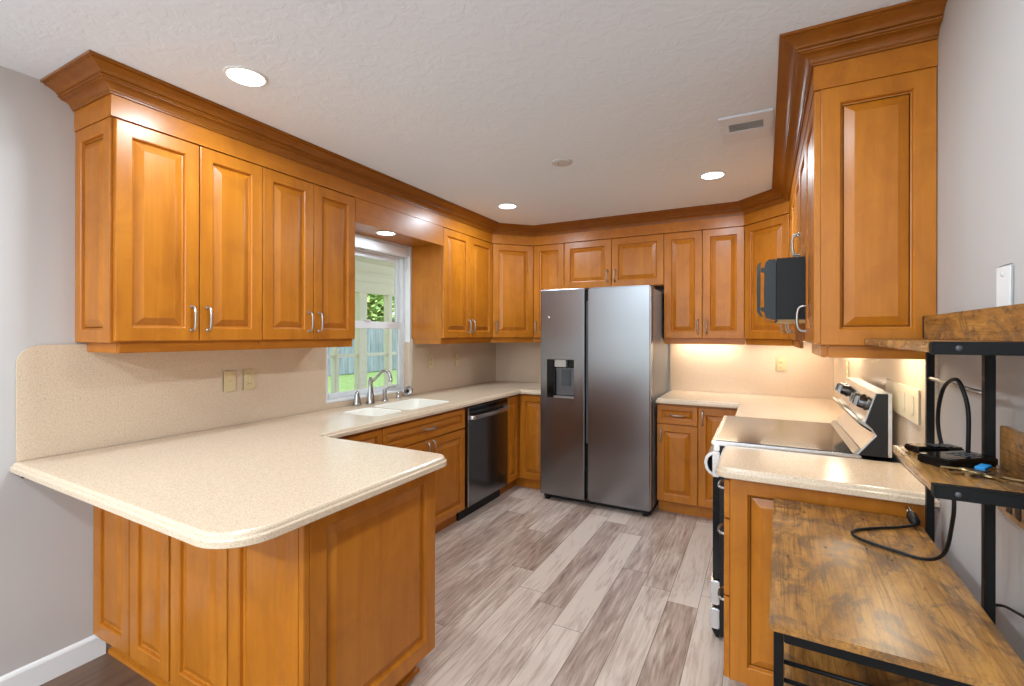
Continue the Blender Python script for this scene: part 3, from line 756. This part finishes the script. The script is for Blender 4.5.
for x0 in (.02, W_ - .09): MB().box(x0, x0 + .07, .03, .20, 1.798 if False else 1.7795, 1.806 if x0 > .5 else 1.797, .004).build('hinge_cover', DARKGREY, fg) if False else None
MB().box(.03, .10, .1005, .22, 1.7785, 1.800, .004).build('hinge_cover', DARKGREY, fg)
MB().box(W_ - .10, W_ - .012, .1005, .22, 1.7785, 1.800, .004).build('hinge_cover', DARKGREY, fg)
MB().box(.01, W_ - .01, .06, .70, .012, .0445, .003).build('toe_grille', BLACKS, fg)
for x0 in (.03, W_ - .07):
    MB().box(x0, x0 + .04, .03, .075, 0, .0515, .005).build('foot', RUBBER, fg)
MB().lathe([(0, 0), (.012, 0), (.012, .0015), (0, .002)], 16, Matrix.Translation((.077, -.0005, 1.555)) @ Matrix.Rotation(PI2, 4, 'X')).build('badge', CHROME, dl)

# ------------------------------------------------------------------ dishwasher
dw = thing('dishwasher', 'black stainless dishwasher under the counter right of the sink', 'dishwasher', (.585, 2.966, 0), PI2)
DWW = .64
MB().box(.002, DWW - .002, .001, .56, .1, CB - .004).build('tub', BLACKS, dw)
MB().box(.006, DWW - .006, -.035, 0, .112, .862, .005, 3).build('door', BLACKSTEEL, dw)
MB().box(.0065, .022, -.0365, -.034, .114, .86, .001).build('edge_trim', NICKEL, dw)
hpts = [(.03, -.036, .785), (.034, -.058, .785), (.06, -.070, .785), (.2, -.078, .785), (.32, -.080, .785), (.44, -.078, .785), (.58, -.070, .785), (.606, -.058, .785), (.61, -.036, .785)]
h = MB()
for dz in (-.010, -.005, 0, .005, .010): h.tube(smooth_path([(p[0], p[1], p[2] + dz) for p in hpts], 3), .006, 8)
h.build('handle', STEEL_Y, dw)
MB().box(.012, DWW - .012, -.0355, -.0348, .826, .852).build('control_strip', BLACKG, dw)
MB().box(.002, DWW - .002, .045, .3, 0, .0995).build('toe_kick', BLACKS, dw)

# ------------------------------------------------------------------ range
ry0, ry1 = 2.363, 3.135
rg_ = thing('range_stove', 'stainless electric range with smooth glass cooktop on the right wall', 'range', (2.365, ry0, 0))
RW = ry1 - ry0
MB().box(.035, .66, .002, RW - .002, .03, .905, .003).build('body', BLACKS, rg_)
t = MB().box(.0, .565, .0, RW, .906, .926, .005, 2); t.build('cooktop_frame', STEEL_Y, rg_)
MB().box(.022, .545, .014, RW - .014, .9262, .9285, .001).build('cooktop_glass', COOKGLASS, rg_)
MB().box(.006, .0345, .006, RW - .006, .285, .755, .004).build('oven_door', BLACKG, rg_)
MB().box(.004, .0345, .006, RW - .006, .757, .875, .004).build('door_top_panel', STEEL_Y, rg_)
MB().box(.010, .0345, .006, RW - .006, .877, .9055, .003).build('vent_trim', STEEL_Y, rg_)
ho = [(.004, .868), (-.014, .860), (-.028, .842), (-.034, .815), (-.028, .785), (-.014, .765), (.004, .757)]
hi = [(.004, .771), (-.006, .776), (-.016, .790), (-.021, .815), (-.016, .836), (-.006, .848), (.004, .854)]
MB().prism(ho + hi, .03, RW - .03, .002, XZ).build('oven_handle', STEEL_Y, rg_)
MB().box(-.002, .0345, .006, RW - .006, .165, .278, .005).build('drawer', STEEL_Y, rg_)
MB().box(-.002, .0345, .006, RW - .006, .055, .150, .005).build('drawer_lower_panel', STEEL_Y, rg_)
MB().box(.012, .04, .01, RW - .01, .1505, .1645).build('drawer_grip', BLACKG, rg_)
MB().prism([(.0, .048), (.034, .048), (.034, .012), (.02, .012)], .02, RW - .02, mat=Matrix(((1, 0, 0, 0), (0, 0, 1, 0), (0, 1, 0, 0), (0, 0, 0, 1)))).build('kick_plate', RUBBER, rg_)
for yy in (.05, RW - .05):
    for xx in (.08, .6): MB().lathe([(0, 0), (.018, 0), (.018, .01), (.01, .012), (.01, .03), (0, .03)], 12, Matrix.Translation((xx, yy, 0))).build('foot', RUBBER, rg_)
gp = [(.548, .927), (.562, .945), (.612, 1.010), (.600, 1.030), (.572, 1.058), (.578, 1.074), (.610, 1.182), (.664, 1.182), (.664, .927)]
MB().prism(gp, .003, RW - .003, .002, XZ).build('backguard', STEEL_Y, rg_)
ep = [(.553, .927), (.567, .945), (.615, 1.010), (.603, 1.030), (.577, 1.060), (.582, 1.074), (.613, 1.179), (.650, 1.179), (.650, .927)]
for y0, y1 in ((-.004, .0025), (RW - .0025, RW + .004)): MB().prism(ep, y0, y1, .001, XZ).build('guard_end_cap', BLACKS, rg_)
MB().prism([(.536, .9287), (.549, .9287), (.562, .948), (.556, .952)], .006, RW - .006, .001, XZ).build('rear_trim', NICKEL, rg_)
lip = MB().prism([(.546, 1.066), (.598, 1.030), (.604, 1.034), (.556, 1.072), (.548, 1.071)], -.003, RW + .003, .001, XZ); lip.build('guard_lip', NICKEL, rg_)
MB().prism([(.552, 1.061), (.600, 1.028), (.596, 1.022), (.560, 1.048)], .004, RW - .004, 0, XZ).build('lip_shadow_strip', BLACKS, rg_)  # black strip stands in for the shadow under the lip
an = math.atan2(.032, .108)
for yy in (.085, .195, RW - .195, RW - .085):
    M_ = Matrix.Translation((.594, yy, 1.128)) @ Matrix.Rotation(-PI2 + 0.0 + an, 4, 'Y')
    k = MB().lathe([(0, 0), (.030, 0), (.030, .005), (.026, .007), (.025, .028), (.022, .032), (0, .032)], 24, M_).build('knob', plain('dark_chrome', (110, 110, 112), .25, 1.0), rg_)
    MB().box(-.020, .020, -.006, .006, .0315, .043, .002, mat=M_).build('knob_grip', CHROME, k)
MB().box(-.024, .024, -.10, .10, .0002, .002, mat=Matrix.Translation((.594, RW / 2, 1.128)) @ Matrix.Rotation(-PI2 + an, 4, 'Y')).build('display', BLACKG, rg_)

# ------------------------------------------------------------------ microwave
mw = thing('microwave', 'black over-the-range microwave under the right wall cabinets', 'microwave', (2.615, 2.372, 1.478))
MB().box(.012, .434, 0, .748, .004, .272, .003).build('body', MWBLACK, mw)
MB().prism([(.010, .0), (-.030, .012), (-.036, .045), (-.037, .135), (-.034, .24), (-.028, .262), (.010, .272)], .002, .56, .002, XZ).build('door', BLACKG, mw)
MB().prism([(.010, .0), (-.026, .012), (-.032, .045), (-.033, .135), (-.030, .24), (-.024, .262), (.010, .272)], .563, .746, .002, XZ).build('control_panel', BLACKG, mw)
MB().prism([(-.040, .016), (-.052, .020), (-.064, .040), (-.065, .135), (-.064, .232), (-.060, .252), (-.046, .262), (-.050, .245), (-.050, .04)], .006, .045, .002, XZ).build('handle', BLACKG, mw)
MB().box(-.049, -.030, .012, .038, .04, .06, .003).box(-.049, -.028, .012, .038, .215, .235, .003).build('handle_mount', BLACKG, mw)
MB().box(.02, .42, .02, .73, -.0, .0038).build('bottom_panel', plain('tan_underlit_panel', (214, 186, 130), .5), mw)  # warm light from below is put into the panel's tan colour
MB().box(-.02, .0, .06, .70, .2725, .2765).build('vent_grille', BLACKM, mw)

# ------------------------------------------------------------------ faucet set
def fthing(name, label, cat, x, y): return thing(name, label, cat, (x, y, CT))
fc = fthing('kitchen_faucet', 'brushed steel faucet with tall tapered body and arched spout behind the sink', 'faucet', .090, 2.512)
MB().lathe([(0, .0003), (.031, .0003), (.032, .008), (.030, .012), (.026, .06), (.017, .12), (.0145, .155), (.018, .162), (.018, .168), (.012, .175), (.009, .188), (.005, .194), (0, .195)], 24).build('body', CHROME, fc)
MB().tube(smooth_path([(.006, 0, .163), (.03, 0, .172), (.065, .01, .205), (.10, .015, .236), (.13, .02, .240), (.155, .025, .222), (.165, .027, .190), (.166, .027, .180)], 5), [.0105] * 36, 12).build('spout', CHROME, fc)
MB().lathe([(0, 0), (.011, 0), (.0135, .004), (.0135, .016), (.011, .02), (0, .02)], 16, Matrix.Translation((.166, .027, .165))).build('aerator', CHROME, fc)
sy = fthing('soap_dispenser', 'steel cone-shaped soap dispenser left of the faucet', 'soap dispenser', .060, 2.415)
MB().lathe([(0, .0003), (.029, .0003), (.030, .006), (.027, .02), (.017, .075), (.016, .08), (.0165, .088), (.010, .095), (0, .096)], 20).build('cone', CHROME, sy)
MB().lathe([(0, .0955), (.006, .0955), (.006, .103), (0, .104)], 12).build('tip', CHROME, sy)
lv = fthing('faucet_lever', 'steel lever valve right of the faucet', 'faucet handle', .075, 2.672)
MB().lathe([(0, .0003), (.027, .0003), (.027, .005), (.017, .013), (.0125, .04), (.016, .06), (.017, .075), (.012, .088), (0, .094)], 20).build('valve', CHROME, lv)
MB().tube(smooth_path([(.002, .0, .082), (.025, .012, .098), (.055, .025, .104), (.08, .035, .110)], 4), [.006] * 13, 10).build('lever', CHROME, lv)
sd_ = fthing('side_spray', 'short steel spray holder near the right end of the sink', 'faucet sprayer', .060, 2.835)
MB().lathe([(0, .0003), (.025, .0003), (.025, .004), (.014, .010), (.0115, .03), (.0165, .036), (.0165, .044), (.008, .05), (0, .052)], 18).build('base', CHROME, sd_)
MB().tube([(.003, 0, .045), (.022, .012, .050)], [.005, .0045], 8).build('nozzle', CHROME, sd_)
st_ = thing('sink_strainer', 'round steel sink strainer leaning against the window sill', 'strainer', (.040, 2.97, CT + .0005))
Ms = Matrix.Translation((0, 0, .0405)) @ Matrix.Rotation(R(75), 4, 'Y') @ Matrix.Rotation(R(38), 4, 'X')
MB().lathe([(.0, 0), (.030, .002), (.041, .008), (.041, .012), (.030, .008), (.0, .006)], 24, Ms).build('basket', CHROME, st_)
MB().lathe([(0, .006), (.007, .006), (.007, .018), (.010, .021), (0, .024)], 12, Ms).build('knob', RUBBER, st_)

# ------------------------------------------------------------------ rack at the right edge
RK = thing('bakers_rack', 'rustic brown and black metal rack with tall back shelves against the right wall', 'rack', (2.591, 1.113, 0), R(-1.35))
DH = .82
MB().box(0, .405, 0, .862, DH - .016, DH, .0015).build('table_top', RUSTIC, RK)
def bar(x0, x1, y0, y1, z0, z1, name='frame_bar', mat=BLACKM): return MB().box(x0, x1, y0, y1, z0, z1, .002).build(name, mat, RK)
bar(.008, .026, .008, .030, 0, DH - .0165, 'leg'); bar(.008, .026, .83, .852, 0, DH - .0165, 'leg')
for y0 in (.008, .285, .745): bar(.406, .424, y0, y0 + .022, 0, 1.379, 'post')
bar(.0265, .4055, .010, .028, DH - .040, DH - .0165); bar(.0265, .4055, .832, .850, DH - .040, DH - .0165)
bar(.010, .024, .0305, .8295, DH - .040, DH - .0165)
for z in (.738, .700, .662): 
    MB().tube([(.0265, .018, z), (.4055, .018, z)], .0045, 8).build('rail', BLACKM, RK)
MB().box(.03, .40, .034, .826, .600, .615, .0015).build('shelf', RUSTIC, RK); bar(.0265, .4055, .010, .028, .590, .612)
MB().box(.03, .40, .034, .826, .180, .196, .0015).build('shelf', RUSTIC, RK); bar(.0265, .4055, .010, .028, .170, .196)
TS = 1.402
MB().box(.262, .430, .056, .815, TS - .020, TS, .0015).build('shelf', RUSTIC, RK)
bar(.264, .430, .036, .0555, TS - .023, TS + .001, 'shelf_end_bar')
bar(.262, .430, .8155, .822, TS - .022, TS + .001, 'shelf_end_bar')
MB().box(.410, .426, .056, .805, TS + .0005, TS + .072, .0015).build('back_board', RUSTIC, RK)
bar(.408, .428, .8055, .812, TS + .002, TS + .073, 'back_board_end')
MS = 1.136
MB().prism([(.268, .060), (.4385, .060), (.4385, .283), (.4055, .283), (.4055, .405), (.268, .405)], MS - .018, MS, .0015).build('shelf', RUSTIC, RK)
bar(.268, .4385, .038, .0595, MS - .024, MS + .0005, 'shelf_end_bar')
MB().box(.4245, .438, .060, .270, MS + .0005, MS + .088, .0015).build('riser_board', RUSTIC, RK)
MB().tube([(.413, .30, 1.285), (.413, .75, 1.285)], .0055, 10).build('cross_rod', NICKEL, RK)
for zz in (TS - .011, MS - .012):
    MB().lathe([(0, 0), (.0055, 0), (.0045, .003), (0, .0035)], 12, Matrix.Translation((.302, .0375 if zz > 1.2 else .0395, zz)) @ Matrix.Rotation(PI2, 4, 'X')).build('bolt', DARKGREY, RK)
ps = MB().box(.408, .424, .062, .225, 1.056, 1.110, .003).build('power_strip', RUSTIC, RK)
for k in range(3): MB().box(.4065, .4079, .075 + k * .040, .098 + k * .040, 1.068, 1.098, .0006).build('socket', RUBBER, ps)

# things on the rack (world coordinates, on the middle shelf / table)
inv = Matrix.Translation(RK.location) @ rotz(R(-1.35))
def rk(x, y, z): return tuple(inv @ Vector((x, y, z)))
# power cord
cdp = [(2.989, 1.434, 1.1375), (2.988, 1.428, 1.24), (2.978, 1.432, 1.296), (2.972, 1.455, 1.312), (2.970, 1.525, 1.285), (2.968, 1.558, 1.22), (2.972, 1.563, 1.16), (2.986, 1.545, 1.08), (2.984, 1.505, 1.02), (2.984, 1.515, .96), (2.980, 1.555, .87), (2.955, 1.60, .829), (2.90, 1.632, .8255), (2.85, 1.66, .8255), (2.816, 1.695, .8255), (2.820, 1.742, .8255), (2.872, 1.79, .8255), (2.94, 1.832, .8265), (2.992, 1.862, .833)]
off = Vector((0, 0, 0)); RI = inv.inverted()
pc = MB().tube([Vector(p) - off for p in smooth_path(cdp, 6)], .0044, 8).xf(RI).build('power_cord', RUBBER, RK)
a = Vector((2.992, 1.862, .836)) - off; dirp = Vector((-.006, .050, .024)).normalized()
plg = MB().tube([a - dirp * .004, a + dirp * .002, a + dirp * .012, a + dirp * .034, a + dirp * .042], [.006, .011, .0145, .0145, .011], 12).xf(RI).build('plug', RUBBER, pc)
pr_ = MB(); sd2 = dirp.cross(Vector((0, 0, 1))).normalized()
for s in (-.006, .006): pr_.tube([a + dirp * .040 + sd2 * s, a + dirp * .066 + sd2 * s], .0024, 6)
pr_.tube([a + dirp * .040 + Vector((0, 0, .007)), a + dirp * .068 + Vector((0, 0, .007))], .002, 6)
pr_.xf(RI).build('prong', CHROME, pc)
# cable trailing along the wall
tag(MB().tube(smooth_path([(3.046, 1.47, .80), (3.046, 1.42, .822), (3.046, 1.36, .838), (3.046, 1.30, .853), (3.046, 1.22, .866), (3.046, 1.10, .875), (3.046, .9, .86)], 6), .003, 8).build('wall_cable', RUBBER), 'thin black cable trailing along the right wall below the shelf', 'cable')
# handsets
def handset(label, c, rz, L, Wd, H):
    o = thing('remote_control', label, 'remote control', c, rz, 'black remotes on the rack shelf')
    MB().box(-L / 2, L / 2, -Wd / 2, Wd / 2, .0003, H, .0035, 3).build('case', BLACKG, o)
    for i in range(3):
        for j in range(3): MB().box(-L * .05 + i * L * .14, L * .03 + i * L * .14, -Wd * .3 + j * Wd * .22, -Wd * .16 + j * Wd * .22, H - .0005, H + .0012, .0006).build('button', DARKGREY, o)
    MB().box(-L * .40, -L * .14, -Wd * .32, Wd * .32, H - .0005, H + .0004).build('screen', BLACKG, o)
    return o
handset('larger black remote on the rack shelf, in front beside the keys', (2.948, 1.352, MS + .0008), R(38), .130, .066, .020)
handset('smaller black remote on the rack shelf, behind the larger one', (2.937, 1.466, MS + .0008), R(24), .105, .044, .016)
ky = thing('key_ring', 'bunch of brass keys with a blue tag on the rack shelf', 'keys', (2.962, 1.272, MS + .001))
ky.scale = (1.2, 1.2, 1.6)
rng = [(.013 * math.cos(2 * math.pi * k / 20), .013 * math.sin(2 * math.pi * k / 20), .0035) for k in range(21)]
MB().tube(rng, .001, 6, False).build('ring', CHROME, ky)
for k, (a, z) in enumerate(((205, .002), (235, .0045), (175, .0045), (330, .002), (290, .002))):
    M_ = rotz(R(a)) @ Matrix.Translation((.012, 0, z))
    kb = MB().lathe([(0, -.0008), (.009, -.0008), (.009, .0008), (0, .0008)], 14, M_ @ Matrix.Translation((.006, 0, 0)))
    kb.box(.013, .038, -.0028, .0028, -.0008, .0008, .0004, mat=M_); kb.box(.024, .028, -.0045, 0, -.0007, .0007, mat=M_); kb.box(.031, .034, -.004, 0, -.0007, .0007, mat=M_)
    kb.build('key', BRASS, ky)
MB().box(-.006, .032, -.008, .008, .006, .0095, .0025, mat=rotz(R(60))).build('tag', BLUE, ky)
